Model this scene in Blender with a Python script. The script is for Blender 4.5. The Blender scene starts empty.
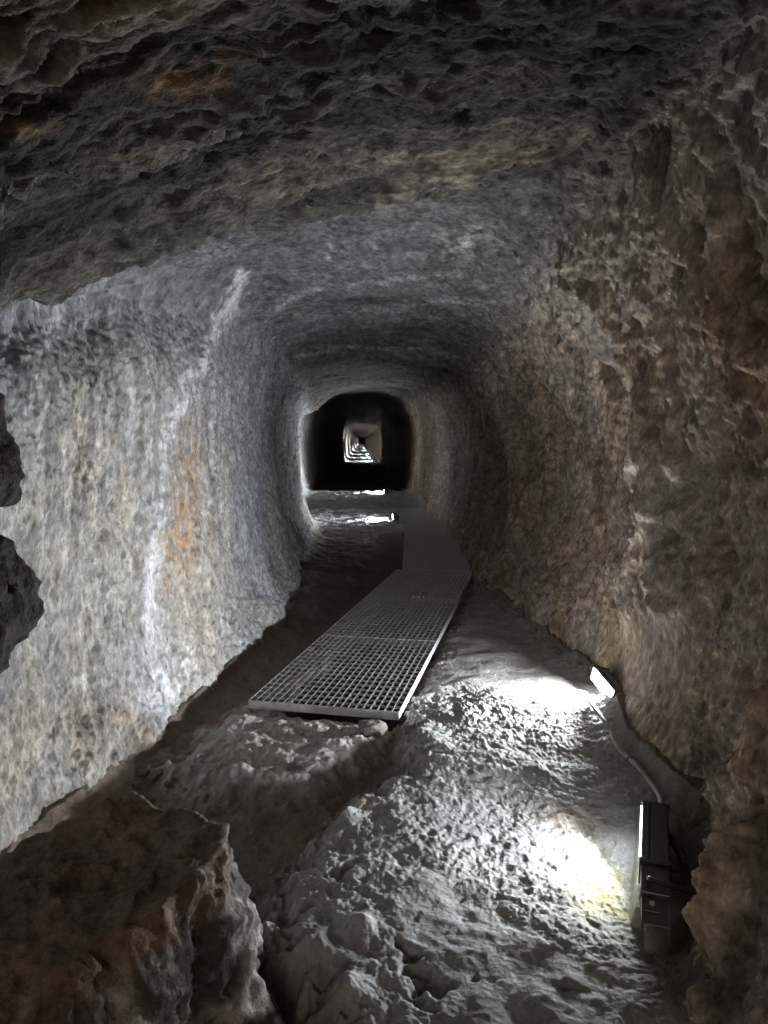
import bpy, math, random
import numpy as np
from mathutils import Vector, Matrix

random.seed(7)
SC = bpy.context.scene
COL = SC.collection
F, CX, CY, H = 740.0, 384.0, 512.0, 1.2
PITCH = math.radians(5.557); YAW = math.radians(1.694)

# ------------------------------------------------------------------ camera
cam_d = bpy.data.cameras.new('camera'); cam = bpy.data.objects.new('camera', cam_d)
COL.objects.link(cam); SC.camera = cam
cam_d.sensor_fit = 'VERTICAL'; cam_d.sensor_height = 24.0; cam_d.lens = F/1024*24.0
cam_d.clip_start = 0.02; cam_d.clip_end = 800
cam.location = (0, 0, H); cam.rotation_euler = (math.pi/2-PITCH, 0, -YAW)
sa, ca, sp, cp = math.sin(YAW), math.cos(YAW), math.sin(PITCH), math.cos(PITCH)
RT = np.array([ca, -sa, 0.0]); FW = np.array([sa*cp, ca*cp, -sp]); UP = np.array([sa*sp, ca*sp, cp])
CAM = np.array([0, 0, H])

def project(P):
    q = P-CAM
    w = np.maximum(q@FW, 1e-3)
    return CX+F*(q@RT)/w, CY-F*(q@UP)/w, q@FW
def ray(px, py): return FW+RT*(px-CX)/F-UP*(py-CY)/F
def at_y(px, py, y):
    r = ray(px, py); return CAM+r*(y/r[1])
def at_z(px, py, z=0.0):
    r = ray(px, py); return CAM+r*((z-H)/r[2])

# ------------------------------------------------------------------ noise
def _h(ix, iy, iz, seed):
    with np.errstate(over='ignore'):
        n = (ix.astype(np.uint32)*np.uint32(374761393)+iy.astype(np.uint32)*np.uint32(668265263)
             + iz.astype(np.uint32)*np.uint32(2147483647)+np.uint32(seed*974711+1013))
        n = (n ^ (n >> np.uint32(13)))*np.uint32(1274126177)
        n = n ^ (n >> np.uint32(16))
        n = n*np.uint32(2246822519); n = n ^ (n >> np.uint32(15))
    return n
_G = np.array([(1,1,0),(-1,1,0),(1,-1,0),(-1,-1,0),(1,0,1),(-1,0,1),(1,0,-1),(-1,0,-1),(0,1,1),(0,-1,1),(0,1,-1),(0,-1,-1),(1,1,0),(-1,1,0),(0,-1,1),(0,-1,-1)], dtype=np.float32)
def perlin(P, seed=0):
    P = P.astype(np.float32); I = np.floor(P); f = P-I; I = I.astype(np.int64)
    u = f*f*f*(f*(f*6-15)+10)
    out = 0
    for dx in (0, 1):
        wx = u[:, 0] if dx else 1-u[:, 0]
        for dy in (0, 1):
            wy = u[:, 1] if dy else 1-u[:, 1]
            for dz in (0, 1):
                wz = u[:, 2] if dz else 1-u[:, 2]
                g = _G[_h(I[:, 0]+dx, I[:, 1]+dy, I[:, 2]+dz, seed) & np.uint32(15)]
                out = out+wx*wy*wz*(g[:, 0]*(f[:, 0]-dx)+g[:, 1]*(f[:, 1]-dy)+g[:, 2]*(f[:, 2]-dz))
    return out
def fbm(P, octv=4, seed=0, gain=.5):
    a, s = 1.0, 0
    for o in range(octv):
        s = s+a*perlin(P*(2.03**o), seed+o*17); a *= gain
    return s
def ridged(P, octv=3, seed=0, gain=.5):
    a, s, t = 1.0, 0, 0
    for o in range(octv):
        s = s+a*(1-2.2*np.abs(perlin(P*(2.07**o), seed+o*29))); t += a; a *= gain
    return s/t
def worley(P, seed=0):
    """distance to the nearest of jittered cell points"""
    P = P.astype(np.float32); I = np.floor(P).astype(np.int64); best = np.full(len(P), 9.0, np.float32)
    for dx in (-1, 0, 1):
        for dy in (-1, 0, 1):
            for dz in (-1, 0, 1):
                c = I+np.array([dx, dy, dz])
                h = _h(c[:, 0], c[:, 1], c[:, 2], seed)
                j = np.stack([(h & np.uint32(1023))/1023., ((h >> np.uint32(10)) & np.uint32(1023))/1023., ((h >> np.uint32(20)) & np.uint32(1023))/1023.], 1)
                best = np.minimum(best, ((c+j-P)**2).sum(1))
    return np.sqrt(best)
def sstep(a, b, x):
    t = np.clip((x-a)/(b-a), 0, 1); return t*t*(3-2*t)
def seg_dist(px, py, poly):
    """distance to a polyline, signed side (left of travel = +), and travel 0..1"""
    best = np.full(px.shape, 1e9); side = np.zeros(px.shape); tt = np.zeros(px.shape); n = len(poly)-1
    for i in range(n):
        ax, ay = poly[i]; bx, by = poly[i+1]; dx, dy = bx-ax, by-ay
        t = np.clip(((px-ax)*dx+(py-ay)*dy)/(dx*dx+dy*dy+1e-9), 0, 1)
        d = np.hypot(px-ax-t*dx, py-ay-t*dy); m = d < best
        best = np.where(m, d, best); side = np.where(m, np.sign(dx*(py-ay)-dy*(px-ax)), side); tt = np.where(m, (i+t)/n, tt)
    return best, side, tt
def poly_sdf(px, py, poly):
    """negative inside"""
    d, _, _ = seg_dist(px, py, list(poly)+[poly[0]])
    ins = np.zeros(px.shape, bool); n = len(poly)
    for i in range(n):
        ax, ay = poly[i]; bx, by = poly[(i+1) % n]
        if ay == by: continue
        c = ((ay > py) != (by > py)) & (px < (bx-ax)*(py-ay)/(by-ay)+ax)
        ins ^= c
    return np.where(ins, -d, d)

# ------------------------------------------------------------------ mesh helpers
def link(name, me, mat=None, parent=None):
    o = bpy.data.objects.new(name, me); COL.objects.link(o)
    if mat is not None: me.materials.append(mat)
    if parent is not None: o.parent = parent
    return o
def grid_mesh(name, V, nr, nc, col=None, flip=False, smooth=True):
    me = bpy.data.meshes.new(name)
    i = np.arange(nr*nc).reshape(nr, nc)
    q = np.stack([i[:-1, :-1], i[:-1, 1:], i[1:, 1:], i[1:, :-1]], -1).reshape(-1, 4)
    if flip: q = q[:, ::-1]
    fill_mesh(me, V, q, col, smooth); return me
def fill_mesh(me, V, q, col=None, smooth=True):
    nq, k = q.shape
    me.vertices.add(len(V)); me.vertices.foreach_set('co', np.ascontiguousarray(V, dtype=np.float32).ravel())
    me.loops.add(nq*k); me.loops.foreach_set('vertex_index', np.ascontiguousarray(q, dtype=np.int32).ravel())
    me.polygons.add(nq); me.polygons.foreach_set('loop_start', np.arange(0, nq*k, k, dtype=np.int32))
    me.update(calc_edges=True)
    if smooth: me.polygons.foreach_set('use_smooth', np.ones(nq, dtype=bool))
    if col is not None:
        a = me.color_attributes.new('tint', 'FLOAT_COLOR', 'POINT')
        c = np.ones((len(V), 4), np.float32); c[:, :3] = np.clip(col, 0, 1)
        a.data.foreach_set('color', c.ravel())
    me.validate(); me.update()

class MB:
    """collects boxes, prisms and tubes into one mesh"""
    def __init__(self): self.v = []; self.f = []; self.s = []
    def add(self, vs, fs, smooth=False):
        b = len(self.v); self.v += [tuple(p) for p in vs]; self.f += [tuple(b+i for i in f) for f in fs]; self.s += [smooth]*len(fs)
    def box(self, x0, x1, y0, y1, z0, z1, M=None):
        vs = [Vector(p) for p in ((x0,y0,z0),(x1,y0,z0),(x1,y1,z0),(x0,y1,z0),(x0,y0,z1),(x1,y0,z1),(x1,y1,z1),(x0,y1,z1))]
        if M is not None: vs = [M@p for p in vs]
        self.add(vs, [(0,3,2,1),(4,5,6,7),(0,1,5,4),(1,2,6,5),(2,3,7,6),(3,0,4,7)])
    def prism_y(self, prof, y0, y1):
        """prof: closed (x,z) outline, counter-clockwise seen from -y"""
        n = len(prof); vs = [(x, y0, z) for x, z in prof]+[(x, y1, z) for x, z in prof]
        fs = [tuple(range(n)), tuple(range(2*n-1, n-1, -1))]+[(i, i+n, (i+1) % n+n, (i+1) % n) for i in range(n)]
        self.add(vs, fs)
    def tube(self, pts, r, seg=10):
        pts = [Vector(p) for p in pts]; n = len(pts); vs = []; fs = []
        up = Vector((0, 0, 1)); prev = None
        for i, p in enumerate(pts):
            t = (pts[min(i+1, n-1)]-pts[max(i-1, 0)]).normalized()
            if prev is None:
                a = t.cross(up); a = t.cross(Vector((1, 0, 0))) if a.length < .1 else a
            else: a = prev-t*prev.dot(t)
            a.normalize(); prev = a; b = t.cross(a)
            rr = r[i] if isinstance(r, (list, tuple)) else r
            vs += [p+(a*math.cos(k*2*math.pi/seg)+b*math.sin(k*2*math.pi/seg))*rr for k in range(seg)]
        for i in range(n-1):
            for k in range(seg):
                k2 = (k+1) % seg; fs.append((i*seg+k, i*seg+k2, (i+1)*seg+k2, (i+1)*seg+k))
        self.add(vs, fs, True)
        self.add(vs[:seg], [tuple(range(seg-1, -1, -1))]); self.add(vs[-seg:], [tuple(range(seg))])
    def build(self, name, mat, parent=None, bevel=0):
        me = bpy.data.meshes.new(name); me.from_pydata(self.v, [], self.f); me.update()
        me.polygons.foreach_set('use_smooth', self.s)
        o = link(name, me, mat, parent)
        if bevel:
            m = o.modifiers.new('bevel', 'BEVEL'); m.width = bevel; m.segments = 2; m.limit_method = 'ANGLE'
        return o
def spline(pts, n=12):
    P = [Vector(p) for p in pts]; out = []
    for i in range(len(P)-1):
        p0, p1, p2, p3 = P[max(i-1, 0)], P[i], P[i+1], P[min(i+2, len(P)-1)]
        for k in range(n):
            t = k/n
            out.append(.5*((2*p1)+(p2-p0)*t+(2*p0-5*p1+4*p2-p3)*t*t+(3*p1-p0-3*p2+p3)*t**3))
    return out+[P[-1]]
def empty(name, loc, rot=(0, 0, 0)):
    o = bpy.data.objects.new(name, None); COL.objects.link(o); o.location = loc; o.rotation_euler = rot
    o.empty_display_size = .05; return o
def tag(o, label, cat, group=None):
    o['label'] = label; o['category'] = cat
    if group: o['group'] = group
    return o
def copy_tree(o, parent=None):
    c = o.copy(); COL.objects.link(c)
    if parent is not None: c.parent = parent
    for ch in list(o.children): copy_tree(ch, c)
    return c

# ------------------------------------------------------------------ materials
class NT:
    def __init__(self, name):
        self.m = bpy.data.materials.new(name); self.m.use_nodes = True; self.t = self.m.node_tree
        self.b = self.t.nodes['Principled BSDF']
    def n(self, typ, **kw):
        x = self.t.nodes.new(typ)
        for k, v in kw.items():
            if k in x.inputs: x.inputs[k].default_value = v
            else: setattr(x, k, v)
        return x
    def l(self, a, b): self.t.links.new(a, b)
    def noise(self, coord, scale, detail=4, rough=.55, typ=None):
        x = self.n('ShaderNodeTexNoise'); x.inputs['Scale'].default_value = scale
        x.inputs['Detail'].default_value = detail; x.inputs['Roughness'].default_value = rough
        self.l(coord, x.inputs['Vector']); return x.outputs['Fac']
    def ramp(self, fac, a, b, lo=0.0, hi=1.0):
        x = self.n('ShaderNodeMapRange'); self.l(fac, x.inputs['Value'])
        x.inputs['From Min'].default_value = a; x.inputs['From Max'].default_value = b
        x.inputs['To Min'].default_value = lo; x.inputs['To Max'].default_value = hi; return x.outputs['Result']
    def mul(self, a, b, op='MULTIPLY'):
        x = self.n('ShaderNodeMath'); x.operation = op
        for i, s in enumerate((a, b)):
            if isinstance(s, (int, float)): x.inputs[i].default_value = s
            else: self.l(s, x.inputs[i])
        return x.outputs[0]

def rock_material(name, stretch=(1, 1, 1), fine=55., bump=.012, rough=.85, spec=.25, contrast=.35):
    k = NT(name); tc = k.n('ShaderNodeTexCoord').outputs['Object']
    mp = k.n('ShaderNodeMapping'); mp.inputs['Scale'].default_value = stretch; k.l(tc, mp.inputs['Vector']); co = mp.outputs['Vector']
    at = k.n('ShaderNodeVertexColor'); at.layer_name = 'tint'
    n1 = k.noise(co, 7, 5, .6); n2 = k.noise(co, 34, 5, .65); n3 = k.noise(co, 3.1, 3, .5)
    f = k.mul(k.ramp(n1, .3, .7, 1-contrast, 1+contrast), k.mul(k.ramp(n2, .3, .7, 1-contrast*.9, 1+contrast*.9), k.ramp(k.noise(co, 85, 3, .7), .3, .7, 1-contrast*.8, 1+contrast*.8)))
    hs = k.n('ShaderNodeHueSaturation'); k.l(at.outputs['Color'], hs.inputs['Color'])
    k.l(k.ramp(n3, .3, .7, .7, 1.3), hs.inputs['Saturation']); k.l(f, hs.inputs['Value'])
    k.l(hs.outputs['Color'], k.b.inputs['Base Color'])
    k.b.inputs['Roughness'].default_value = rough; k.b.inputs['Specular IOR Level'].default_value = spec
    v = k.n('ShaderNodeTexVoronoi'); v.inputs['Scale'].default_value = fine; k.l(co, v.inputs['Vector'])
    hh = k.mul(k.mul(k.noise(co, fine*.6, 6, .7), 1.0), k.mul(v.outputs['Distance'], .35), 'ADD')
    bp = k.n('ShaderNodeBump'); bp.inputs['Strength'].default_value = .9; bp.inputs['Distance'].default_value = bump
    k.l(hh, bp.inputs['Height']); k.l(bp.outputs['Normal'], k.b.inputs['Normal'])
    return k.m
def plain(name, col, rough=.5, metal=0., spec=.5, noise_scale=40., var=.15, bump=0.0):
    k = NT(name); tc = k.n('ShaderNodeTexCoord').outputs['Object']; n = k.noise(tc, noise_scale, 4)
    mx = k.n('ShaderNodeHueSaturation'); mx.inputs['Color'].default_value = (*col, 1)
    k.l(k.ramp(n, .3, .7, 1-var, 1+var), mx.inputs['Value']); k.l(mx.outputs['Color'], k.b.inputs['Base Color'])
    k.l(k.ramp(n, .3, .7, rough*.8, min(1, rough*1.2)), k.b.inputs['Roughness'])
    k.b.inputs['Metallic'].default_value = metal; k.b.inputs['Specular IOR Level'].default_value = spec
    return k.m
def emit(name, col, s):
    k = NT(name); k.b.inputs['Base Color'].default_value = (.8, .8, .8, 1)
    k.b.inputs['Emission Color'].default_value = (*col, 1); k.b.inputs['Emission Strength'].default_value = s; return k.m

M_LEFT = rock_material('grey_limestone', (1, 1, .55), 60, .018, .85, .25, .28)
M_CEIL = rock_material('dark_strata_rock', (.6, 1.2, 1.2), 42, .030, .8, .3, .45)
M_RIGHT = rock_material('brown_rock', (1, 1, .6), 42, .030, .85, .2, .36)
M_FLOOR = rock_material('grey_floor_rock', (1, 1, 1), 70, .007, .75, .35, .22)
M_BOULDER = rock_material('boulder_rock', (1, 1, 1), 34, .022, .8, .3, .35)
M_STEEL = plain('galvanised_steel', (.62, .63, .64), .5, .3, .5, 30, .2)
M_BAR = plain('galvanised_bars', (.55, .56, .57), .38, .4, .5, 30, .2)
M_CHROME = plain('glint_chrome', (.9, .91, .92), .14, 1.0, .5, 30, .05)
M_HOUSING = plain('dark_grey_housing', (.045, .048, .048), .45, .0, .5, 20, .15)
M_BRACKET = plain('painted_bracket', (.12, .12, .11), .4, .6, .5, 20, .15)
M_BLACK = plain('black_rubber', (.012, .012, .014), .5)
M_CONDUIT = plain('grey_conduit', (.32, .31, .28), .55)
M_LED = emit('led_lens', (.86, .94, 1.0), 14.0)

# ------------------------------------------------------------------ tunnel shape
# cross sections along the tunnel: distance, then 13 (x, z) points from the left foot over the vault to the right foot
RINGS = [
 (-6.0, [(-.75,0),(-.8,.35),(-.85,1.0),(-.8,1.45),(-.65,1.75),(-.35,1.9),(0,1.95),(.4,1.98),(.7,1.9),(.85,1.5),(.9,1.0),(.85,.35),(.8,0)]),
 (0.0, [(-.64,0),(-.68,.35),(-.7,1.0),(-.7,1.4),(-.62,1.65),(-.35,1.8),(0,1.9),(.4,1.98),(.72,1.92),(.85,1.5),(.88,1.0),(.78,.35),(.7,0)]),
 (0.95, [(-.66,0),(-.70,.35),(-.70,1.0),(-.70,1.4),(-.64,1.6),(-.35,1.78),(0,1.9),(.4,2.0),(.72,1.97),(.82,1.5),(.85,1.0),(.76,.35),(.66,0)]),
 (1.5, [(-.88,0),(-.92,.35),(-.94,1.0),(-.92,1.35),(-.86,1.55),(-.45,1.76),(0,1.94),(.4,2.03),(.8,2.02),(.98,1.55),(1.02,1.0),(.9,.35),(.74,0)]),
 (2.1, [(-1.02,0),(-1.05,.35),(-1.06,1.0),(-1.05,1.35),(-1.0,1.57),(-.5,1.82),(0,1.99),(.45,2.09),(.84,2.07),(1.05,1.6),(1.16,1.0),(1.16,.35),(1.06,0)]),
 (2.75, [(-.84,0),(-.95,.35),(-1.0,1.0),(-1.0,1.5),(-.93,1.80),(-.5,1.98),(0,2.06),(.45,2.10),(.86,2.05),(1.1,1.65),(1.2,1.0),(1.13,.35),(1.02,0)]),
 (3.4, [(-.74,0),(-.86,.35),(-.92,1.0),(-.92,1.6),(-.82,1.95),(-.42,2.08),(0,2.12),(.45,2.12),(.85,2.02),(1.12,1.6),(1.24,1.0),(1.22,.35),(1.15,0)]),
 (4.5, [(-.6,0),(-.72,.35),(-.80,1.0),(-.80,1.6),(-.68,1.95),(-.3,2.08),(.1,2.1),(.5,2.08),(.9,1.95),(1.2,1.5),(1.28,1.0),(1.2,.35),(1.09,0)]),
 (5.6, [(-.54,0),(-.66,.35),(-.74,1.0),(-.74,1.56),(-.62,1.90),(-.27,2.01),(.12,2.03),(.53,2.01),(.92,1.88),(1.22,1.45),(1.29,1.0),(1.18,.35),(1.02,0)]),
 (6.4, [(-.53,0),(-.66,.35),(-.76,1.0),(-.75,1.52),(-.60,1.84),(-.25,1.95),(.15,1.96),(.55,1.94),(.93,1.82),(1.22,1.38),(1.29,1.0),(1.15,.35),(.98,0)]),
 (6.75, [(-.60,0),(-.76,.35),(-.88,1.0),(-.88,1.62),(-.72,1.98),(-.3,2.10),(.15,2.12),(.58,2.09),(1.02,1.97),(1.36,1.45),(1.42,1.0),(1.28,.35),(1.04,0)]),
 (7.5, [(-.60,0),(-.75,.35),(-.87,1.0),(-.87,1.62),(-.72,1.97),(-.3,2.10),(.15,2.12),(.58,2.08),(1.02,1.95),(1.35,1.45),(1.40,1.0),(1.27,.35),(1.06,0)]),
 (8.8, [(-.62,0),(-.74,.35),(-.84,1.0),(-.83,1.58),(-.68,1.90),(-.3,2.04),(.15,2.06),(.6,2.02),(1.0,1.88),(1.27,1.45),(1.31,1.0),(1.24,.35),(1.12,0)]),
 (10.4, [(-.70,0),(-.80,.35),(-.86,1.0),(-.84,1.5),(-.70,1.60),(-.36,1.85),(.1,1.96),(.55,1.95),(.9,1.85),(1.15,1.45),(1.2,1.0),(1.17,.35),(1.12,0)]),
 (11.0, [(-.95,0),(-1.08,.35),(-1.15,1.0),(-1.12,1.55),(-.98,1.98),(-.5,2.2),(.1,2.25),(.6,2.18),(.95,2.0),(1.16,1.5),(1.2,1.0),(1.16,.35),(1.1,0)]),
 (12.5, [(-1.15,0),(-1.25,.35),(-1.3,1.0),(-1.3,1.6),(-1.12,2.1),(-.5,2.3),(.1,2.35),(.6,2.28),(1.0,2.1),(1.2,1.6),(1.24,1.0),(1.18,.35),(1.1,0)]),
 (16.5, [(-1.3,0),(-1.4,.35),(-1.45,1.0),(-1.4,1.6),(-1.2,2.1),(-.5,2.3),(.1,2.35),(.6,2.28),(1.0,2.1),(1.24,1.6),(1.28,1.0),(1.22,.35),(1.14,0)]),
 (24., [(-1.3,0),(-1.4,.35),(-1.45,1.0),(-1.4,1.6),(-1.2,2.3),(-.5,2.6),(.1,2.65),(.6,2.6),(1.1,2.3),(1.4,1.6),(1.4,1.0),(1.4,.35),(1.3,0)]),
 (35.5, [(-1.2,0),(-1.25,.35),(-1.3,1.0),(-1.3,1.6),(-1.2,2.3),(-.5,2.6),(.1,2.65),(.6,2.6),(1.1,2.3),(1.3,1.6),(1.4,1.0),(1.4,.35),(1.3,0)]),
 (37.0, [(-.82,0),(-.88,.35),(-.92,1.0),(-.90,1.5),(-.80,2.15),(-.3,2.28),(.1,2.28),(.5,2.26),(.86,2.12),(.96,1.5),(.98,1.0),(.96,.35),(.92,0)]),
 (40., [(-.95,0),(-1.0,.35),(-1.05,1.0),(-1.02,1.5),(-.85,1.9),(-.3,2.02),(.1,2.02),(.5,1.98),(.9,1.85),(1.02,1.5),(1.06,1.0),(1.02,.35),(.98,0)]),
 (300., [(-.95,0),(-1.0,.35),(-1.05,1.0),(-1.02,1.5),(-.85,1.9),(-.3,2.02),(.1,2.02),(.5,1.98),(.9,1.85),(1.02,1.5),(1.06,1.0),(1.02,.35),(.98,0)]),
]
rd = np.array([r[0] for r in RINGS]); rp = np.array([r[1] for r in RINGS])          # (R,13,2)
foot = rp[:, [0, -1], :].copy(); foot[:, :, 1] = -.42; foot[:, 0, 0] -= .0; foot[:, 1, 0] += .0
rp = np.concatenate([foot[:, :1], rp, foot[:, 1:]], 1)                              # 15 points
def hermite_rows(d):
    """monotone-ish interpolation of the rings along the tunnel"""
    i = np.clip(np.searchsorted(rd, d)-1, 0, len(rd)-2); t = (d-rd[i])/(rd[i+1]-rd[i])
    m = np.zeros_like(rp); dl = (rp[1:]-rp[:-1])/(rd[1:]-rd[:-1])[:, None, None]
    a, b = dl[:-1], dl[1:]
    m[1:-1] = np.where(a*b > 0, 2*a*b/np.where(np.abs(a+b) < 1e-9, 1, a+b), 0)
    hh = (rd[i+1]-rd[i])[:, None, None]; t = t[:, None, None]
    return (2*t**3-3*t**2+1)*rp[i]+(t**3-2*t**2+t)*hh*m[i]+(-2*t**3+3*t**2)*rp[i+1]+(t**3-t**2)*hh*m[i+1]
def spl_cols(P, s):
    """Catmull-Rom across the 15 points at parameter s in 0..14"""
    i = np.clip(np.floor(s).astype(int), 0, 13); t = (s-i)[None, :, None]
    g = lambda k: P[:, np.clip(k, 0, 14)]
    p0, p1, p2, p3 = g(i-1), g(i), g(i+1), g(i+2)
    return .5*(2*p1+(p2-p0)*t+(2*p0-5*p1+4*p2-p3)*t*t+(3*p1-p0-3*p2+p3)*t**3)

rows = [np.linspace(-6, .75, 40)[:-1], np.exp(np.arange(math.log(.75), math.log(21), .0030)), np.exp(np.arange(math.log(21), math.log(300), .02))]
D = np.concatenate(rows); NR = len(D)
S = np.concatenate([np.linspace(0, 1, 14)[:-1], np.linspace(1, 5, 230)[:-1], np.linspace(5, 9, 210)[:-1], np.linspace(9, 13, 250)[:-1], np.linspace(13, 14, 14)])
NC = len(S)
XZ = spl_cols(hermite_rows(D), S)                       # NR,NC,2
P0 = np.concatenate([XZ[:, :, :1], np.broadcast_to(D[:, None, None], (NR, NC, 1)), XZ[:, :, 1:]], 2)
du = np.gradient(P0, axis=0); dv = np.gradient(P0, axis=1)
N0 = np.cross(dv, du); N0 /= np.linalg.norm(N0, axis=2, keepdims=True)+1e-9
cen = np.array([0.1, 0, 1.0]); inw = (cen-P0)*np.array([1, 0, 1])
N0 *= np.sign((N0*inw).sum(2, keepdims=True)+1e-9)
P0 = P0.reshape(-1, 3); N0 = N0.reshape(-1, 3); SS = np.tile(S, NR); DD = np.repeat(D, NC)
px, py, dep = project(P0); px = np.where(dep > .5, px, -9999); py = np.where(dep > .5, py, -9999)
wl = 1-sstep(4.6, 5.3, SS); wr = sstep(8.6, 9.5, SS); wc = np.clip(1-wl-wr, 0, 1)
fade = 1-.6*sstep(8, 25, DD)

# --- relief (metres, towards the inside of the tunnel)
disp = fbm(P0*np.array([.9, .8, .9]), 3, 3)*.055
warp = np.stack([fbm(P0*2.5, 2, 101), fbm(P0*2.5, 2, 102), fbm(P0*2.5, 2, 103)], 1)
Q = P0+warp*.10
# left: flowing vertical relief with pits
left = fbm(Q*np.array([3.4, 3.4, .9]), 4, 11)*.034+ridged(Q*np.array([11, 11, 2.6]), 3, 14)*.012
pit = ridged(Q*np.array([26, 26, 18]), 3, 15)
left += pit*.008+fbm(P0*55, 2, 16)*.009+ridged(Q*np.array([45, 45, 24]), 2, 17)*.004
rough_patch = np.clip(fbm(P0*1.6, 3, 21)*1.6+.3, 0, 1)
left -= rough_patch*np.clip(perlin(Q*np.array([30, 30, 22]), 22)-.05, 0, 1)*.050
# ceiling: beds running across, broken and cavernous
ang = .35; cx_, cy_ = P0[:, 0]*math.cos(ang)-P0[:, 1]*math.sin(ang), P0[:, 0]*math.sin(ang)+P0[:, 1]*math.cos(ang)
B = np.stack([cx_, cy_, P0[:, 2]], 1)+warp*.08
du_, dv_, dw_ = np.array([.885, .335, .32]), np.array([-.354, .935, 0.]), np.array([-.30, -.11, .947])
B = np.stack([P0@du_, P0@dv_, P0@dw_], 1)+warp*np.array([.08, .06, .05])
ceil = ridged(B*np.array([.7, 6.0, 5.0]), 3, 31)*.034+ridged(B*np.array([1.3, 15, 12]), 3, 35)*.022+fbm(B*np.array([3.0, 7, 7]), 4, 34)*.040
broken = np.clip(fbm(P0*1.7, 2, 37)*1.8+.55, 0, 1)
ceil += broken*(ridged(B*np.array([10, 22, 20]), 3, 36)*.022-np.clip(perlin(B*np.array([12, 24, 20]), 38)-.02, 0, 1)*.060)+fbm(B*np.array([24, 50, 50]), 3, 39)*.013
ceil *= 1-.5*sstep(2.4, 3.2, DD)
ceil += sstep(2.4, 3.2, DD)*(ridged(B*np.array([2.0, 9, 7]), 3, 51)*.016+fbm(B*np.array([18, 34, 34]), 3, 53)*.012)
nearc = 1-sstep(2.2, 2.9, DD+np.where(px > 0, (px-380)/900, 0)*-1.0)
# right: honeycombed vertical ribs
right = ridged(Q*np.array([2.0, 3.2, .9]), 2, 41)*.055+fbm(Q*np.array([4.5, 4.5, 2.2]), 4, 43)*.032
web = ridged(Q*np.array([14, 14, 8]), 3, 45)
right *= .8
right += (1-sstep(2.2, 3.0, DD))*(ridged(Q*np.array([22, 22, 9]), 3, 145)*.020)
right += web*.024*(.5+rough_patch)+fbm(P0*np.array([42, 42, 30]), 2, 47)*.012+ridged(Q*np.array([32, 32, 17]), 2, 49)*.009-np.clip(perlin(Q*np.array([8, 8, 5]), 48)-.08, 0, 1)*.12
disp += fade*(wl*left+wc*ceil+wr*right)

def stroke(poly, w, amp, mode='bump', ends=True):
    """a rib (+) or groove (-) or a step along a line traced on the rock"""
    global disp
    jx = px+warp[:, 0]*14*np.minimum(1, 3/np.maximum(DD, .5)); jy = py+warp[:, 1]*14*np.minimum(1, 3/np.maximum(DD, .5))
    d, s, t = seg_dist(jx, jy, poly)
    e = sstep(0, .12, t)*sstep(0, .12, 1-t) if ends else 1.0
    if mode == 'bump': disp += amp*np.exp(-(d/w)**2)*e
    elif mode == 'step': disp += amp*sstep(-w, w, d*s)*np.exp(-(np.maximum(d-4*w, 0)/(7*w))**2)*e
ok = px > -9000
# ceiling lip where the low entrance slab ends, and its beds
stroke([(-260,350),(0,305),(120,288),(220,262),(300,222),(390,198),(470,178),(560,148),(640,128),(680,122)], 6, -.11, 'step')
stroke([(-50,240),(20,195),(100,150),(200,135),(330,95),(430,70)], 7, -.06, 'step')
stroke([(0,275),(120,235),(230,205),(330,165),(440,140)], 8, .022)
stroke([(180,265),(300,205),(420,165),(520,140)], 7, .025)
stroke([(-40,235),(10,205),(60,175),(115,150)], 13, -.11)
stroke([(190,120),(330,95),(400,75),(470,40)], 8, -.075)
stroke([(300,20),(420,60),(560,70)], 12, .02)
# left wall columns
stroke([(242,262),(215,330),(185,390),(163,470),(156,560),(150,640),(160,700)], 9, .020)
stroke([(262,300),(235,360),(222,430),(222,520),(235,590),(255,640)], 16, -.018)
stroke([(120,310),(100,400),(95,480),(98,560)], 14, -.014)
stroke([(50,310),(35,360),(30,420)], 7, .012)
stroke([(330,225),(268,310),(252,380),(248,460),(252,540),(268,600)], 9, .015)
stroke([(276,362),(262,400),(262,470),(268,540),(285,590)], 8, -.03)
# vault ribs deeper in
stroke([(250,395),(285,358),(350,346),(430,350),(480,362),(512,405),(522,450),(512,510)], 5, .06)
stroke([(220,330),(300,290),(400,280),(490,285),(560,310)], 10, .035)
stroke([(440,362),(470,380),(498,430),(505,480)], 7, -.09)
# right wall ribs and hollows
stroke([(545,215),(585,270),(625,340),(650,420),(655,500),(640,600),(622,690)], 8, .045)
stroke([(600,200),(650,300),(690,400),(712,470)], 8, .04)
stroke([(640,160),(700,250),(740,320),(790,380)], 10, .055)
stroke([(560,330),(600,400),(615,480),(600,560),(570,640)], 16, -.02)
stroke([(660,330),(700,430),(722,520)], 11, -.05)
stroke([(690,470),(715,520),(735,570)], 9, -.06)
stroke([(704,735),(704,790),(690,830)], 22, -.10)
stroke([(830,600),(815,720),(795,795),(778,858),(757,896),(737,947),(726,1000),(722,1060)], 16, .10)
stroke([(785,780),(752,811),(722,842)], 9, .05)
stroke([(672,600),(660,680),(640,735)], 16, .05)
# the wall behind the two near lamps stays clear of them
lampz = wr*sstep(600, 640, py)*(1-sstep(925, 960, py))*(1-sstep(690, 712, px))*(px > -9000)
disp = disp*(1-lampz)+np.minimum(disp*.4, .0)*lampz
PV = P0+N0*disp[:, None]
px, py, dep = project(PV); px = np.where(dep > .5, px, -9999); py = np.where(dep > .5, py, -9999)

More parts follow.
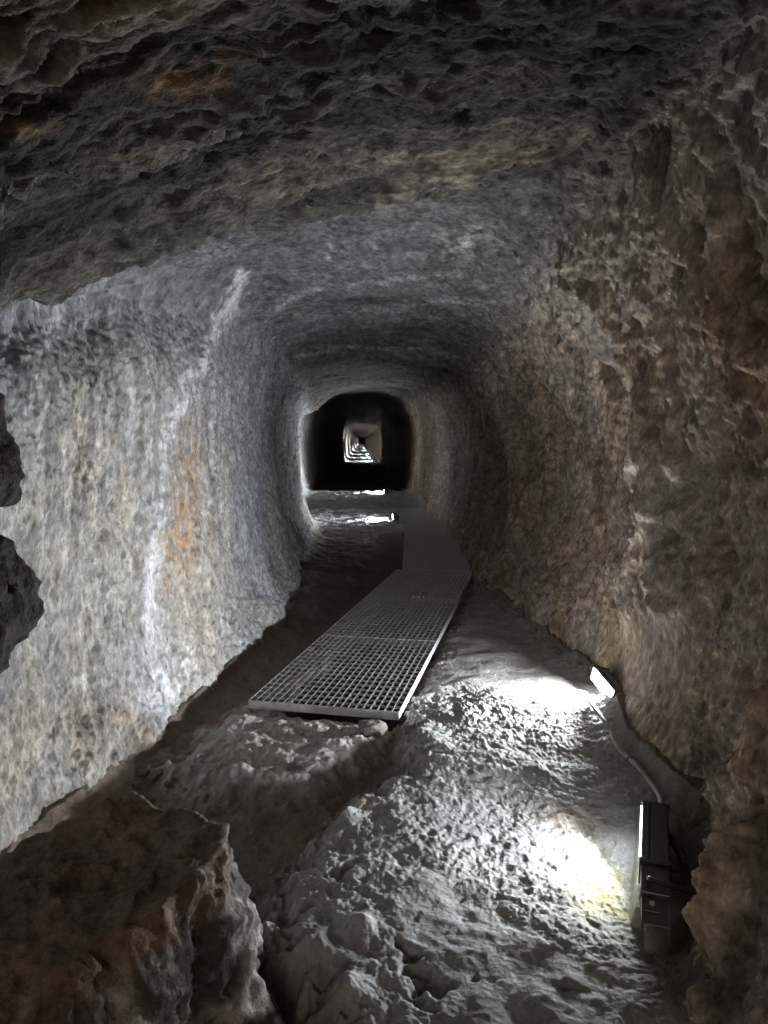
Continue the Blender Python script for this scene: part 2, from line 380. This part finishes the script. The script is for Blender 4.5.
# --- rock colours (grey limestone, tan crust, ochre, calcite, with some light and shade painted in)
def blob(cx0, cy0, rx, ry): return np.exp(-((px-cx0)/rx)**2-((py-cy0)/ry)**2)
jag = perlin(P0*9, 91)*9+perlin(P0*28, 92)*5; brk = np.clip(.8+fbm(P0*20, 3, 93)*1.3, .1, 1)
def line_mask(poly, w): 
    d, s, t = seg_dist(px+warp[:, 0]*5+jag, py+warp[:, 2]*5, poly); return brk*np.exp(-(d/w)**2)*sstep(0, .08, t)*sstep(0, .08, 1-t)
def mix(c, col, m): return c*(1-m[:, None])+np.array(col)[None]*m[:, None]
var = fbm(P0*1.3, 4, 61); var2 = fbm(P0*4.0, 4, 64); fine = fbm(P0*15, 3, 66)
cl = np.tile(np.array([.31, .315, .32]), (len(P0), 1))
cl = mix(cl, (.40, .37, .32), .7*np.clip(var*1.6+.15, 0, 1)*(1-sstep(1.2, 1.75, P0[:, 2])))
cl = mix(cl, (.26, .27, .29), np.clip(var2*1.5-.1, 0, 1)*.7)
cl = mix(cl, (.43, .39, .32), .7*np.clip(blob(110,450,70,90)+blob(60,640,60,160)+blob(200,600,28,110)+blob(40,760,70,90), 0, 1)*np.clip(.75+var2, 0, 1))
cl = mix(cl, (.40, .24, .11), np.clip(blob(183,530,13,50)+.9*blob(165,560,7,30)+.6*blob(190,460,18,50)+.7*blob(125,715,14,18), 0, 1)*np.clip(.7+fine, 0, 1))
cl = mix(cl, (.22, .17, .13), np.clip(blob(145,745,22,28)+.6*blob(55,720,30,30), 0, 1)*np.clip(.6+var2, 0, 1))
strk = fbm(np.stack([P0[:, 0]*6, P0[:, 1]*16, P0[:, 2]*1.6], 1)+warp*.5, 3, 75)
cl = mix(cl, (.56, .57, .58), np.clip(strk*2.2-.35, 0, 1)*.55*sstep(.5, 1.3, P0[:, 2]))
cl = mix(cl, (.17, .175, .19), np.clip(-strk*2.2-.2, 0, 1)*.65*sstep(.4, 1.3, P0[:, 2]))
cl = mix(cl, (.24, .26, .29), .75*np.clip(blob(250,440,22,150), 0, 1))  # bluish shading between the columns, painted into the wall colour
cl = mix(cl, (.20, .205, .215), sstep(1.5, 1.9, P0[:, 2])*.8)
cc = np.tile(np.array([.072, .067, .060]), (len(P0), 1))
cc = mix(cc, (.125, .108, .084), np.clip(var2*1.6, 0, 1)*.7)
cc = mix(cc, (.045, .043, .040), np.clip(-var*1.8, 0, 1)*.6)
band = fbm(B*np.array([.5, 5.0, 4.0]), 3, 71); nearm = 1-sstep(2.3, 3.0, DD)
cc = mix(cc, (.022, .021, .020), np.clip(band*2.4-.1, 0, 1)*.8*nearm)
cc = mix(cc, (.20, .175, .135), np.clip(-band*2.2-.25, 0, 1)*.8*nearm)
cc = mix(cc, (.34, .19, .09), np.clip(blob(180,80,38,16)+blob(25,126,26,10)+.5*blob(110,5,30,14)+.5*blob(215,55,35,10), 0, 1)*np.clip(.6+fine*1.5, 0, 1))
cc = mix(cc, (.36, .33, .26), np.clip(line_mask([(370,205),(420,190),(480,172)], 14)+.4*line_mask([(200,215),(320,180),(420,150)], 8), 0, 1)*.8)
cc = mix(cc, (.18, .186, .195), np.clip(sstep(2.6, 3.4, DD)*(1-sstep(5.5, 7, DD)), 0, 1)*.8*(np.clip(.8+var, 0, 1)))
cc = mix(cc, (.42, .42, .42), np.clip(blob(470,245,45,22)*np.clip(fine*2+.4, 0, 1)+line_mask([(330,228),(334,262)], 3)+line_mask([(372,232),(382,252)], 2.5)+line_mask([(560,228),(600,285)], 2.5)+.8*line_mask([(340,312),(450,303),(530,300),(570,318)], 2.5)+.6*line_mask([(250,330),(300,296),(380,280),(470,272)], 3)+.7*line_mask([(262,385),(285,358),(350,347),(430,350),(465,362)], 2.5), 0, 1)*.8)
cr = np.tile(np.array([.38, .298, .225]), (len(P0), 1))
cr = mix(cr, (.44, .37, .29), np.clip(var*1.7+.1, 0, 1))
cr = mix(cr, (.25, .186, .138), np.clip(var2*1.8, 0, 1)*.6)
cr = mix(cr, (.30, .29, .26), np.clip(blob(455,470,22,60)+sstep(1.5, 2.0, P0[:, 2])*.6, 0, 1))  # bounced light painted as a yellowish-grey patch; upper wall greyed too
cr = mix(cr, (.09, .085, .08), .7*np.clip(blob(690,760,28,60), 0, 1))  # shade of the recess behind the nearest lamp, painted dark
vein = np.clip(ridged(Q*np.array([19, 19, 8]), 3, 146)*3-1.3, 0, 1)
cr = mix(cr, (.52, .42, .32), .65*vein*(1-.5*sstep(3, 5, DD)))
tint = cl*wl[:, None]+cc*wc[:, None]+cr*wr[:, None]
tint *= (1+.55*np.clip(fbm(P0*24, 4, 69), -.8, .8))[:, None]
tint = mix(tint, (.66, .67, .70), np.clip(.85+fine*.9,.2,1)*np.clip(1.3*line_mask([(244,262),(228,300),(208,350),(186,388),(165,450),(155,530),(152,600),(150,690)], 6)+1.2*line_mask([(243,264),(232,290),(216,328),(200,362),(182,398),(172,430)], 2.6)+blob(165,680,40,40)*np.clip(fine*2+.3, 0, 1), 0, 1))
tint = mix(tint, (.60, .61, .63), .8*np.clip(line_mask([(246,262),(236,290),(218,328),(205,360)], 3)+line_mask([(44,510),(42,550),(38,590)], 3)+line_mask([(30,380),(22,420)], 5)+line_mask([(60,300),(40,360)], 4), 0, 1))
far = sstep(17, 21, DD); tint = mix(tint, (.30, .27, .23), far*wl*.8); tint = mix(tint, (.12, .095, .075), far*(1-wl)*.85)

G = PV.reshape(NR, NC, 3); T = tint.reshape(NR, NC, 3)
ia, ib = int(np.searchsorted(S, 5.0)), int(np.searchsorted(S, 9.0))
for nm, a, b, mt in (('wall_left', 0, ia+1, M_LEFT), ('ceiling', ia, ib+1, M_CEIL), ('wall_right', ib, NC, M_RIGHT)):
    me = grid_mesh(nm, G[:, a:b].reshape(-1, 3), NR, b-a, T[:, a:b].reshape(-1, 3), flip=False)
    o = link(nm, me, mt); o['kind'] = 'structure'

# ------------------------------------------------------------------ floor
WP = lambda pts, z=0: [tuple(at_z(x, y, z)[:2]) for x, y in pts]
LX = np.interp(D, rd, rp[:, 1, 0]); RX = np.interp(D, rd, rp[:, 13, 0])
NF = 700
u = np.linspace(0, 1, NF)
X = (LX-.25)[:, None]*(1-u)+(RX+.25)[:, None]*u; Y = np.repeat(D[:, None], NF, 1)
X = X.ravel(); Y = Y.ravel(); XY0 = np.stack([X, Y, 0*X], 1)
w1 = fbm(XY0*3, 3, 201); w2 = fbm(XY0*3, 3, 202); wx, wy = X+w1*.05, Y+w2*.05
# the grating's line
GR = [((252,702),(397,722)), ((405,573),(470,577))]
g_fl, g_fr = at_z(252, 700, .04)[:2], at_z(397, 718, .04)[:2]
gdir1 = np.array([.238, .971]); gdir1 /= np.linalg.norm(gdir1); gn1 = np.array([gdir1[1], -gdir1[0]])
GW = .68; PL1 = 1.14
A1 = (g_fl+g_fr)/2                                                       # middle of the front edge
E1 = A1+gdir1*PL1*3
A2 = E1+np.array([.03, .10]); a2 = math.radians(3.6); gdir2 = np.array([math.sin(a2), math.cos(a2)])
E2 = A2+gdir2*(1.2*5)
trench = np.minimum(seg_dist(wx*1.0, wy*1.0, [tuple(A1+gdir1*.33), tuple(E1)])[0], seg_dist(wx, wy, [tuple(E1), tuple(A2), tuple(E2)])[0])
tr = 1-sstep(.245, .30, trench)
mound = fbm(XY0*14, 3, 281)*.05+fbm(XY0*45, 2, 282)*.02+poly_sdf(wx, wy, WP([(397,722),(392,770),(335,800),(290,845),(268,895),(262,960),(300,1030),(300,1400),(1200,1400),(800,820),(575,660),(480,580),(468,580)]))
mo = 1-sstep(-.13, .05, mound)
slab = fbm(XY0*11, 3, 283)*.06+poly_sdf(wx, wy, WP([(150,775),(215,718),(250,698),(400,722),(393,742),(350,768),(290,792),(215,796)]))
sl = 1-sstep(-.16, .06, slab)
lst = 1-sstep(-.12, .06, poly_sdf(wx, wy, WP([(285,615),(305,562),(365,560),(352,590),(325,612)])))
z = -.06+0*X
mh = .028-.025*sstep(3.0, 3.8, Y)-.030*sstep(.45, .8, X)*(1-sstep(2.7, 3.1, Y))
z = z*(1-mo)+mh*mo
fe = (X-A1[0])*gdir1[0]+(Y-A1[1])*gdir1[1]
z = np.maximum(z, -.06+sl*(.09-.045*sstep(-.16, -.02, fe)))
z = np.maximum(z, -.06+lst*.06)
far_f = sstep(9.5, 10.6, Y); z = z*(1-far_f)+(-.02)*far_f
gap = sstep(2.6, 1.4, Y)*0
# feet of the walls sweep up
wallL = X-np.interp(Y, rd, rp[:, 1, 0]); wallR = np.interp(Y, rd, rp[:, 13, 0])-X
z += .10*np.exp(-np.maximum(wallL, 0)/.10)*(1-.7*sstep(1.0, 2.6, Y)*0)
z += .10*np.exp(-np.maximum(wallR, 0)/.07)
# lamp shelf stays low, dark corner on the near right
z -= .05*np.exp(-((X-.80)/.13)**2-((Y-1.55)/.40)**2)
# hollow on the lit side of the nearest lamp, and the ledge that carries it
LA, LB = at_z(646, 905, .04)[:2], at_z(650, 800, .04)[:2]
dl_, sl_, _ = seg_dist(X, Y, [tuple(LA), tuple(LB)]); offl = dl_*sl_
z -= .045*np.exp(-((X-.52)/.25)**2-((Y-2.1)/.55)**2)
# relief
w3 = fbm(XY0*13, 3, 291)*.05; w4 = fbm(XY0*13, 3, 292)*.05
smooth_near = 1-sstep(-.10, .10, poly_sdf(wx, wy, WP([(415,865),(480,895),(530,935),(640,990),(640,1300),(400,1300),(430,1010),(405,930)])))
smooth_strip = 1-sstep(-.12, .12, poly_sdf(wx, wy, WP([(400,720),(470,580),(545,650),(585,690),(540,700),(450,690)])))
rough = mo*np.clip(1-.9*smooth_near-.85*smooth_strip, .08, 1)*(1-.5*sstep(6, 9, Y))
Q2 = XY0+np.stack([w1, w2, 0*w1], 1)*.03
crust = ridged(Q2*np.array([9, 9, 1]), 3, 211)
z += .75*rough*(crust*.004+fbm(Q2*np.array([26, 26, 1]), 4, 214, .6)*.0065-np.clip(perlin(Q2*np.array([24, 24, 1])+3.3, 216)-.18, 0, 1)*.016+ridged(Q2*np.array([45, 70, 1]), 3, 218)*.0045+fbm(Q2*90, 2, 219)*.003)
z += mo*fbm(XY0*np.array([2.5, 2.5, 1]), 3, 221)*.022
z += (1-mo)*(fbm(XY0*np.array([4, 4, 1]), 4, 231)*.020+fbm(XY0*22, 3, 233)*.005)
cell = worley(np.stack([wx*7, wy*9, 0*wx], 1), 5)
z += sl*(1-mo)*(ridged(Q2*np.array([6, 9, 1]), 3, 241)*.010+(.5-cell)*.020+fbm(Q2*24, 3, 243)*.008)
z += far_f*(ridged(XY0*np.array([1.5, 3, 1]), 3, 251)*.05)
z += smooth_near*(fbm(XY0*9, 3, 261)*.010-np.clip(perlin(XY0*26, 262)-.42, 0, 1)*.03)
for (cx0, cy0, rr, am) in ((418,980,.032,.045),(402,955,.02,.03),(280,985,.05,.06),(385,792,.035,.06),(345,870,.025,.03),(300,905,.03,.03)):
    q = at_z(cx0, cy0, .03); z -= am*np.exp(-(((wx+w3-q[0])/rr)**2+((wy+w4-q[1])/(rr*1.4))**2)**2)
for (cx0, cy0, rr, am) in ((330,1000,.05,.045),(305,950,.04,.035),(360,930,.035,.03),(270,930,.04,.05),(340,820,.05,.03),(430,740,.08,.02)):
    q = at_z(cx0, cy0, .03); z += am*np.exp(-((wx-q[0])/rr)**2-((wy-q[1])/(rr*1.4))**2)
# step down behind the third lamp, then the floor dips out of sight before the far passage
z -= .30*sstep(16.9, 17.6, Y)*(1-sstep(30, 36.5, Y))
z += .05*np.exp(-((Y-16.4)/.5)**2)
ledge = (1-sstep(.020, .05, np.maximum(offl, 0)))*(1-sstep(.08, .16, np.maximum(-offl, 0)))*(dl_ < .2)
z = np.maximum(z, .034*ledge-.05*(1-ledge)*(ledge > 0)-9*(ledge <= 0))
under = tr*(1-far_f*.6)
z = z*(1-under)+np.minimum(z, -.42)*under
fl_c = np.tile(np.array([.34, .345, .345]), (len(X), 1))
fv = fbm(XY0*2.2, 4, 271); ff = fbm(XY0*12, 3, 273)
fl_c = mix(fl_c, (.42, .41, .39), np.clip(fv*1.5+.2, 0, 1)*mo*.8)
fl_c = mix(fl_c, (.33, .315, .29), smooth_strip*.75)
fl_c = mix(fl_c, (.26, .26, .265), smooth_near*.7)
fl_c = mix(fl_c, (.15, .105, .075), (1-mo)*(1-sl)*(1-far_f)*.9)
fl_c = mix(fl_c, (.36, .335, .30), sl*(1-mo)*.85)
fl_c = mix(fl_c, (.22, .20, .18), lst*.6)
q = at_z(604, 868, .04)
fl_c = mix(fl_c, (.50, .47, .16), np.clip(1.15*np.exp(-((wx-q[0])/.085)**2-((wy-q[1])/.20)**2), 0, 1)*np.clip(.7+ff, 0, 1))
q = at_z(575, 800, .04)
fl_c = mix(fl_c, (.36, .25, .13), .5*np.exp(-((wx-q[0])/.10)**2-((wy-q[1])/.10)**2))
q = at_z(365, 807, .04)
fl_c = mix(fl_c, (.45, .36, .20), .8*np.exp(-((wx-q[0])/.025)**2-((wy-q[1])/.04)**2))
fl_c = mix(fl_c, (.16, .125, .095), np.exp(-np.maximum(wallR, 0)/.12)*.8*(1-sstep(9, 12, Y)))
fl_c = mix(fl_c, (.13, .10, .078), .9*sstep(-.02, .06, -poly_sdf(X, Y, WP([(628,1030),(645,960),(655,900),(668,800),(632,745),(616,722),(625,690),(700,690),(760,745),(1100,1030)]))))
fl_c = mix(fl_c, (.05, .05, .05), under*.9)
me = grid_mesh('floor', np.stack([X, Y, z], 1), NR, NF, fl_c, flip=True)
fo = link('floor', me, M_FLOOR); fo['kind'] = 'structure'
ZF = z.reshape(NR, NF)
def floor_z(x, y):
    i = int(np.clip(np.searchsorted(D, y), 1, NR-1)); xl, xr = LX[i]-.25, RX[i]+.25
    j = int(np.clip(round((x-xl)/(xr-xl)*(NF-1)), 0, NF-1)); return float(ZF[i, j])

# ------------------------------------------------------------------ rocks
def ico(sub):
    import bmesh
    bm = bmesh.new(); bmesh.ops.create_icosphere(bm, subdivisions=sub, radius=1)
    V = np.array([v.co[:] for v in bm.verts]); Fc = np.array([[v.index for v in f.verts] for f in bm.faces]); bm.free(); return V, Fc
_ICO = {}
def rock(name, planes, sub, rel, seed, col, mat=None, soft=26., noise=(4., 14., 40.), tintf=None):
    """a broken stone: the body cut by planes (normal, distance), its edges softened, then weathered"""
    if sub not in _ICO: _ICO[sub] = ico(sub)
    V, Fc = _ICO[sub]; acc = 0
    for n, h in planes:
        n = np.array(n, float); n /= np.linalg.norm(n); acc = acc+np.maximum(V@n, 0.0)**soft/h**soft
    r = acc**(-1/soft); r = np.minimum(r, 3*np.median(r)); P = V*r[:, None]
    nn = V/np.linalg.norm(V, axis=1, keepdims=True); o = np.array([seed*3.7, seed*1.3, 0])
    wq = np.stack([fbm((P+o)*noise[0], 2, seed+1), fbm((P+o)*noise[0], 2, seed+2), fbm((P+o)*noise[0], 2, seed+3)], 1)
    Qq = P+o+wq*.06*4/noise[0]
    d = rel*(fbm(Qq*noise[0], 3, seed)*1.1+ridged(Qq*noise[1], 3, seed+5)*.36+fbm(Qq*noise[2], 3, seed+9)*.16)
    P = P+nn*d[:, None]
    c = np.tile(np.array(col), (len(P), 1))*(1+.35*fbm(Qq*6, 3, seed+7))[:, None]
    if tintf is not None: c = tintf(P, c, Qq)
    me = bpy.data.meshes.new(name); fill_mesh(me, P, Fc, c)
    return link(name, me, mat or M_BOULDER)

def boulder_tint(P, c, Q):
    top = sstep(.10, .2, P[:, 2]); c = mix(c, (.20, .138, .098), top*.8)
    m = np.clip(ridged(Q*np.array([9, 9, 4.5]), 3, 77)*3-1.6, 0, 1)*(1-top); return mix(c, (.42, .39, .36), m)  # lit crag ridges painted pale on the dark, shaded sides
b = rock('boulder', [((-.05,-.08,1), .205), ((.95,.12,.30), .385), ((.72,-.62,.30), .295), ((.35,.85,.35), .37), ((-.55,.78,.40), .27), ((-1,0,.2), .42), ((0,-1,.15), .50), ((0,0,-1), .26), ((.8,.6,-.1), .5)],
         7, .055, 5, (.075, .068, .062), soft=30, noise=(4.5, 13, 34), tintf=boulder_tint)
b.location = (-.64, 1.42, .10)
tag(b, 'large dark brown boulder with a craggy broken edge in front of the pale wall', 'boulder')
b = rock('rock_outcrop', [((1,0,0), .185), ((.7,-.2,.75), .15), ((.7,0,-.7), .155), ((0,0,1), .105), ((0,0,-1), .10), ((0,1,0), .12), ((0,-1,0), .13), ((-1,0,0), .2)],
         6, .03, 23, (.06, .053, .047), soft=12, noise=(7, 20, 60))
b.location = (-.645, .95, .975)
tag(b, 'black jagged rock outcrop jutting from the left edge, lower and larger of two', 'rock')
b = rock('rock_outcrop', [((1,0,.1), .135), ((.7,-.2,.75), .15), ((.8,0,-.6), .15), ((0,0,1), .09), ((0,0,-1), .075), ((0,1,0), .12), ((0,-1,0), .13), ((-1,0,0), .2)],
         6, .025, 31, (.06, .053, .047), soft=10, noise=(7, 20, 60))
b.location = (-.625, .97, 1.18)
tag(b, 'dark rock outcrop at the left edge, upper and narrower of two', 'rock')

def stone(name, pxy, size, seed, label, grp=None, col=(.27, .24, .20), flat=.6, yaw=0., dz=0.):
    rnd = random.Random(seed); pl = []
    for _ in range(11):
        v = Vector((rnd.uniform(-1,1), rnd.uniform(-1,1), rnd.uniform(-1,1))).normalized(); pl.append((tuple(v), rnd.uniform(.8, 1.05)))
    pl += [((0,0,1), .8), ((0,0,-1), .8), ((1,0,0), 1), ((-1,0,0), 1), ((0,1,0), 1), ((0,-1,0), 1)]
    o = rock(name, pl, 4, .10, seed, col, soft=14, noise=(1.4, 4, 10))
    q = at_z(*pxy, 0.0); q = at_z(*pxy, floor_z(q[0], q[1])); zz = floor_z(q[0], q[1])
    o.scale = (size, size*.8, size*flat); o.rotation_euler = (0, 0, yaw); o.location = (q[0], q[1], zz+size*flat*.55+dz)
    return tag(o, label, 'stone', grp)
stone('stone', (374,733), .055, 41, 'pale squarish stone below the near right corner of the metal walkway', col=(.40,.38,.34), yaw=.3)
stone('stone', (300,768), .055, 42, 'flat grey stone on the broken slab in front of the walkway', col=(.30,.28,.26), flat=.35, yaw=.8)
PG = 'small loose pebbles by the wall foot'
for i, (x, y, s_) in enumerate([(143,776,.022),(152,790,.018),(160,781,.014),(136,795,.016),(168,795,.013),(174,788,.010),(150,803,.014),(186,800,.010),(160,810,.009)]):
    stone('pebble', (x, y), s_, 50+i, 'small loose pebble on the brown dirt at the foot of the pale wall', PG, col=(.26,.22,.18), yaw=i)
stone('stone', (178,818), .028, 71, 'flattish brown stone lying on the dirt between the boulder and the broken slab', col=(.22,.18,.14), flat=.45, yaw=.5)

# ------------------------------------------------------------------ walkway gratings
def make_grating(length, width, ncol, nrow, name='grating_panel'):
    t = .036; root = empty(name, (0, 0, 0))
    fr = MB(); e = .004; W2 = width/2
    fr.box(-W2, W2, 0, e, 0, t); fr.box(-W2, W2, length-e, length, 0, t)
    fr.box(-W2, -W2+e, e, length-e, 0, t); fr.box(W2-e, W2, e, length-e, 0, t)
    fr.build('frame', M_STEEL, root)
    bb = MB()
    for i in range(1, ncol):
        x = -W2+width*i/ncol; bb.box(x-.0019, x+.0019, e, length-e, .019, t)
    for j in range(1, nrow):
        y = length*j/nrow; bb.box(-W2+e, W2-e, y-.0024, y+.0024, .026, t-.0006)
    bb.build('bar_grid', M_BAR, root)
    return root
GL = 'steel grating walkway panels'
FZ = .016
labs = ['nearest steel grating panel, with the bright front edge facing the slab',
        'second steel grating panel from the near end of the walkway',
        'third steel grating panel from the near end, with three shiny domes added as glints at its joint',
        'fourth steel grating panel, first one past the bend in the walkway',
        'fifth steel grating panel from the near end, second past the bend',
        'sixth steel grating panel, third past the bend in the walkway',
        'seventh steel grating panel, beside the third floor lamp',
        'farthest steel grating panel, last one before the dark passage']
proto = make_grating(PL1-.006, GW, 21, 18); proto2 = make_grating(1.19, GW-.06, 19, 19)
for k in range(8):
    if k < 3:
        o = proto if k == 0 else copy_tree(proto); p = A1+gdir1*PL1*k; an = -math.atan2(gdir1[0], gdir1[1]); zz = FZ
    else:
        o = proto2 if k == 3 else copy_tree(proto2); p = A2+gdir2*1.2*(k-3); an = -a2; zz = FZ-.008
    o.location = (p[0], p[1], zz); o.rotation_euler = (0, 0, an); tag(o, labs[k], 'grating', GL)
    if k == 2:
        for c in (-1, 0, 1):
            m = MB(); m.tube([(.05+c*.0385, .004+.011*math.sin(a_), .036+.011*math.cos(a_)*.9) for a_ in np.linspace(-1.5, 1.5, 9)], .0095, 10); m.build('clip', M_CHROME, o)  # small domes added at the joint to catch lamp glints
# the dark block that props the near right corner
sb = MB(); sb.box(-.045, .045, -.03, .05, -.05, 0); q = A1+gn1*(GW/2-.04)
fz0 = FZ
o = sb.build('support_block', M_BLACK, None, .004); o.location = (q[0], q[1]+.03, FZ-.001)
tag(o, 'small black block propping up the near right corner of the walkway', 'block')

# ------------------------------------------------------------------ LED floor lamps
TILT = math.radians(20); SPR = math.radians(148)
def make_lamp(name='floor_lamp', L=.44, full=True):
    """lies along +y, lit face towards -x; origin on the ground at the near end"""
    root = empty(name, (0, 0, 0)); hw = MB(); b0 = .055
    prof = [(-.034,.0),(.034,.0),(.040,.012),(.040,.056),(.034,.066),(-.010,.066),(-.010,.0615),(-.015,.0615),(-.015,.066),(-.034,.066)]
    hw.prism_y(prof, b0, L)
    hw.build('housing', M_HOUSING, root, .0015)
    ln = MB(); ln.box(-.0385, -.0342, b0+.012, L-.012, .007, .060); ln.build('lens', M_LED, root)
    for y0, y1 in ((b0-.014, b0), (L, L+.012)):
        m = MB(); m.box(-.039, .042, y0, y1, -.001, .069); m.build('end_cap', M_HOUSING, root, .003)
    if full:
        m = MB(); m.box(-.034, .036, -.085, b0-.014, .040, .058); m.build('driver_box', M_BRACKET, root, .003)
        m = MB(); m.box(-.030, .036, -.19, -.085, .040, .044); m.box(.028, .034, -.19, -.085, .020, .052)
        m.box(-.030, -.026, -.19, -.085, .020, .050); m.box(-.026, .010, -.145, -.090, .044, .048)
        br = m.build('mounting_bracket', M_BRACKET, root, .0015)
        m = MB(); m.tube([(-.006,-.118,.046),(-.006,-.118,.054)], .006, 12); m.build('screw', M_STEEL, br)
        m = MB(); m.tube(spline([(-.012,-.03,.058),(-.014,-.045,.070),(-.006,-.058,.074),(.03,-.062,.072),(.075,-.060,.064)], 6), .006, 10); m.build('yoke_arm', M_BLACK, root)
        m = MB(); m.tube([(.040,.0,.05),(.052,.004,.05)], .016, 14); m.tube([(.052,.004,.05),(.074,.012,.046)], .011, 12); m.build('cable_gland', M_BLACK, root)
    else:
        m = MB(); m.box(-.030, .030, -.06, b0-.014, .02, .036); m.build('mounting_bracket', M_BRACKET, root, .002)
    return root
def add_light(root, L, power, tilt=0., spread=math.pi, col=(.93, .97, 1.0), yaw=0.):
    d = bpy.data.lights.new('led_light', 'AREA'); d.shape = 'RECTANGLE'; d.size = L-.09; d.size_y = .05; d.energy = power; d.color = col; d.spread = spread
    o = bpy.data.objects.new('led_light', d); COL.objects.link(o); o.parent = root
    o.location = (-.042, L/2+.025, .034)
    # area lights shine along local -z: x -> lamp's y, -z -> lamp's -x
    R = Matrix(((0, 0, 1), (1, 0, 0), (0, 1, 0)))
    o.rotation_euler = (Matrix.Rotation(yaw, 3, 'Z')@Matrix.Rotation(tilt, 3, 'Y')@R).to_euler()
    return o
LG = 'LED floor lamps along the right side'
# nearest lamp: edge on, lit side turned away
pa, pb_ = at_z(641, 857, .111), at_z(641, 802, .111); dv_ = (pb_-pa)[:2]; LL = .055+float(np.hypot(*dv_)); yaw1 = math.atan2(dv_[0], dv_[1])+math.radians(.8)
l1 = make_lamp('floor_lamp', LL, True)
c_, s_ = math.cos(yaw1), math.sin(yaw1); lx, ly = -.034, .055
l1.location = (pa[0]-(lx*c_+ly*s_), pa[1]-(-lx*s_+ly*c_), .045); l1.rotation_euler = (0, 0, -yaw1)
tag(l1, 'nearest dark LED bar lamp, seen from behind with its bracket and black cable', 'lamp', LG)
add_light(l1, LL, 12.5, math.radians(20), math.radians(158), yaw=math.radians(25))
# second lamp: lit face seen
n2 = at_z(613, 714, .05); l2 = make_lamp('floor_lamp', .40, False)
l2.location = (n2[0]+.03, n2[1]-.03, .07); l2.rotation_euler = (math.radians(0), math.radians(14), -math.radians(3))
tag(l2, 'glowing LED bar lamp lying where the brown wall meets the floor', 'lamp', LG)
add_light(l2, .40, 56, math.radians(5), math.radians(168), yaw=math.radians(4))
fp = make_lamp('floor_lamp', .40, False)
farl = [((396,523), 60, 'third LED lamp, lighting the floor beside the far end of the walkway'),
        ((386,495.5), 14, 'fourth LED lamp, a bright point at the edge of the dark passage')]
for k, (p, pw, lab) in enumerate(farl):
    q = at_z(*p, 0.0); o = fp if k == 0 else copy_tree(fp)
    o.location = (q[0], q[1], floor_z(q[0], q[1])+.02); tag(o, lab, 'lamp', LG); add_light(o, .40, pw*(1.25 if k == 0 else 1), math.radians(22 if k == 0 else 0), math.radians(175 if k == 0 else 130))
deep = [(41.5, .62, 'nearest lamp of the far lit passage, at its right foot'), (50., .60, 'second nearest lamp in the far lit passage'),
        (62., .58, 'third nearest lamp in the far lit passage'), (82., .55, 'fourth nearest lamp in the far lit passage'),
        (110., .50, 'fifth nearest lamp in the far lit passage'), (160., .45, 'most distant lamp deep in the far lit passage')]
for k, (y, x, lab) in enumerate(deep):
    o = copy_tree(fp)
    for ch in list(o.children):
        if ch.type == 'LIGHT': bpy.data.objects.remove(ch)
    o.location = (x, y, .03); tag(o, lab, 'lamp', 'lamps in the far lit passage'); add_light(o, .40, 90+1.6*y, 0, math.radians(105))

# ------------------------------------------------------------------ cables
def zc(p, dz=.012):
    q = at_z(p[0], p[1], .04); z_ = floor_z(q[0], q[1]); q = at_z(p[0], p[1], z_+dz); return (q[0], q[1], floor_z(q[0], q[1])+dz)
root = empty('conduit', zc((640,768), 0))
base = Vector(root.location)
pts = [Vector(zc(p, d))-base for p, d in (((611,712),.05),((617,728),.035),((625,745),.02),((638,762),.018),((652,780),.02),((660,798),.03),((661,812),.04),((658,826),.05))]
m = MB(); m.tube(spline(pts, 10), .0085, 12); m.build('flexible_tube', M_CONDUIT, root)
m = MB(); a_, b_ = pts[2], pts[3]; m.tube([a_.lerp(b_, .35), a_.lerp(b_, .42)], .0105, 12); m.build('cable_tie', M_BLACK, root)
m = MB(); m.tube(spline([pts[-1]+Vector((0,0,0)), pts[-1]+Vector((.015,-.07,-.01)), pts[-1]+Vector((.012,-.13,-.012)), pts[-1]+Vector((-.005,-.19,-.012))], 8), .012, 12); m.build('connector', M_BLACK, root)
tag(root, 'grey flexible conduit running from the glowing lamp down to the nearest lamp', 'cable')
m = MB(); pb = [zc(p, d) for p, d in (((588,700),.02),((596,706),.022),((603,714),.02),((607,722),.015),((608,730),.012))]
o0 = Vector(pb[2]); m.tube(spline([Vector(p)-o0 for p in pb], 8), .0075, 10)
o = m.build('conduit', M_CONDUIT, None); o.location = o0
tag(o, 'short pale conduit on the floor just left of the glowing lamp', 'cable')

# ------------------------------------------------------------------ added warm fill light behind the camera, world, view
d = bpy.data.lights.new('warm_fill', 'AREA'); d.shape = 'RECTANGLE'; d.size = 1.0; d.size_y = 1.2; d.energy = 16; d.color = (1.0, .84, .68)
o = bpy.data.objects.new('warm_fill', d); COL.objects.link(o); o.location = (-.3, -2.6, 1.25); o.rotation_euler = (math.pi/2, 0, 0)
w = bpy.data.worlds.new('world'); SC.world = w; w.use_nodes = True
w.node_tree.nodes['Background'].inputs['Color'].default_value = (0, 0, 0, 1)
SC.view_settings.view_transform = 'Standard'; SC.view_settings.look = 'None'
SC.view_settings.exposure = 0.4; SC.view_settings.gamma = 1.0; SC.view_settings.use_curve_mapping = False
SC.cycles.max_bounces = 8; SC.cycles.diffuse_bounces = 6; SC.cycles.use_denoising = True
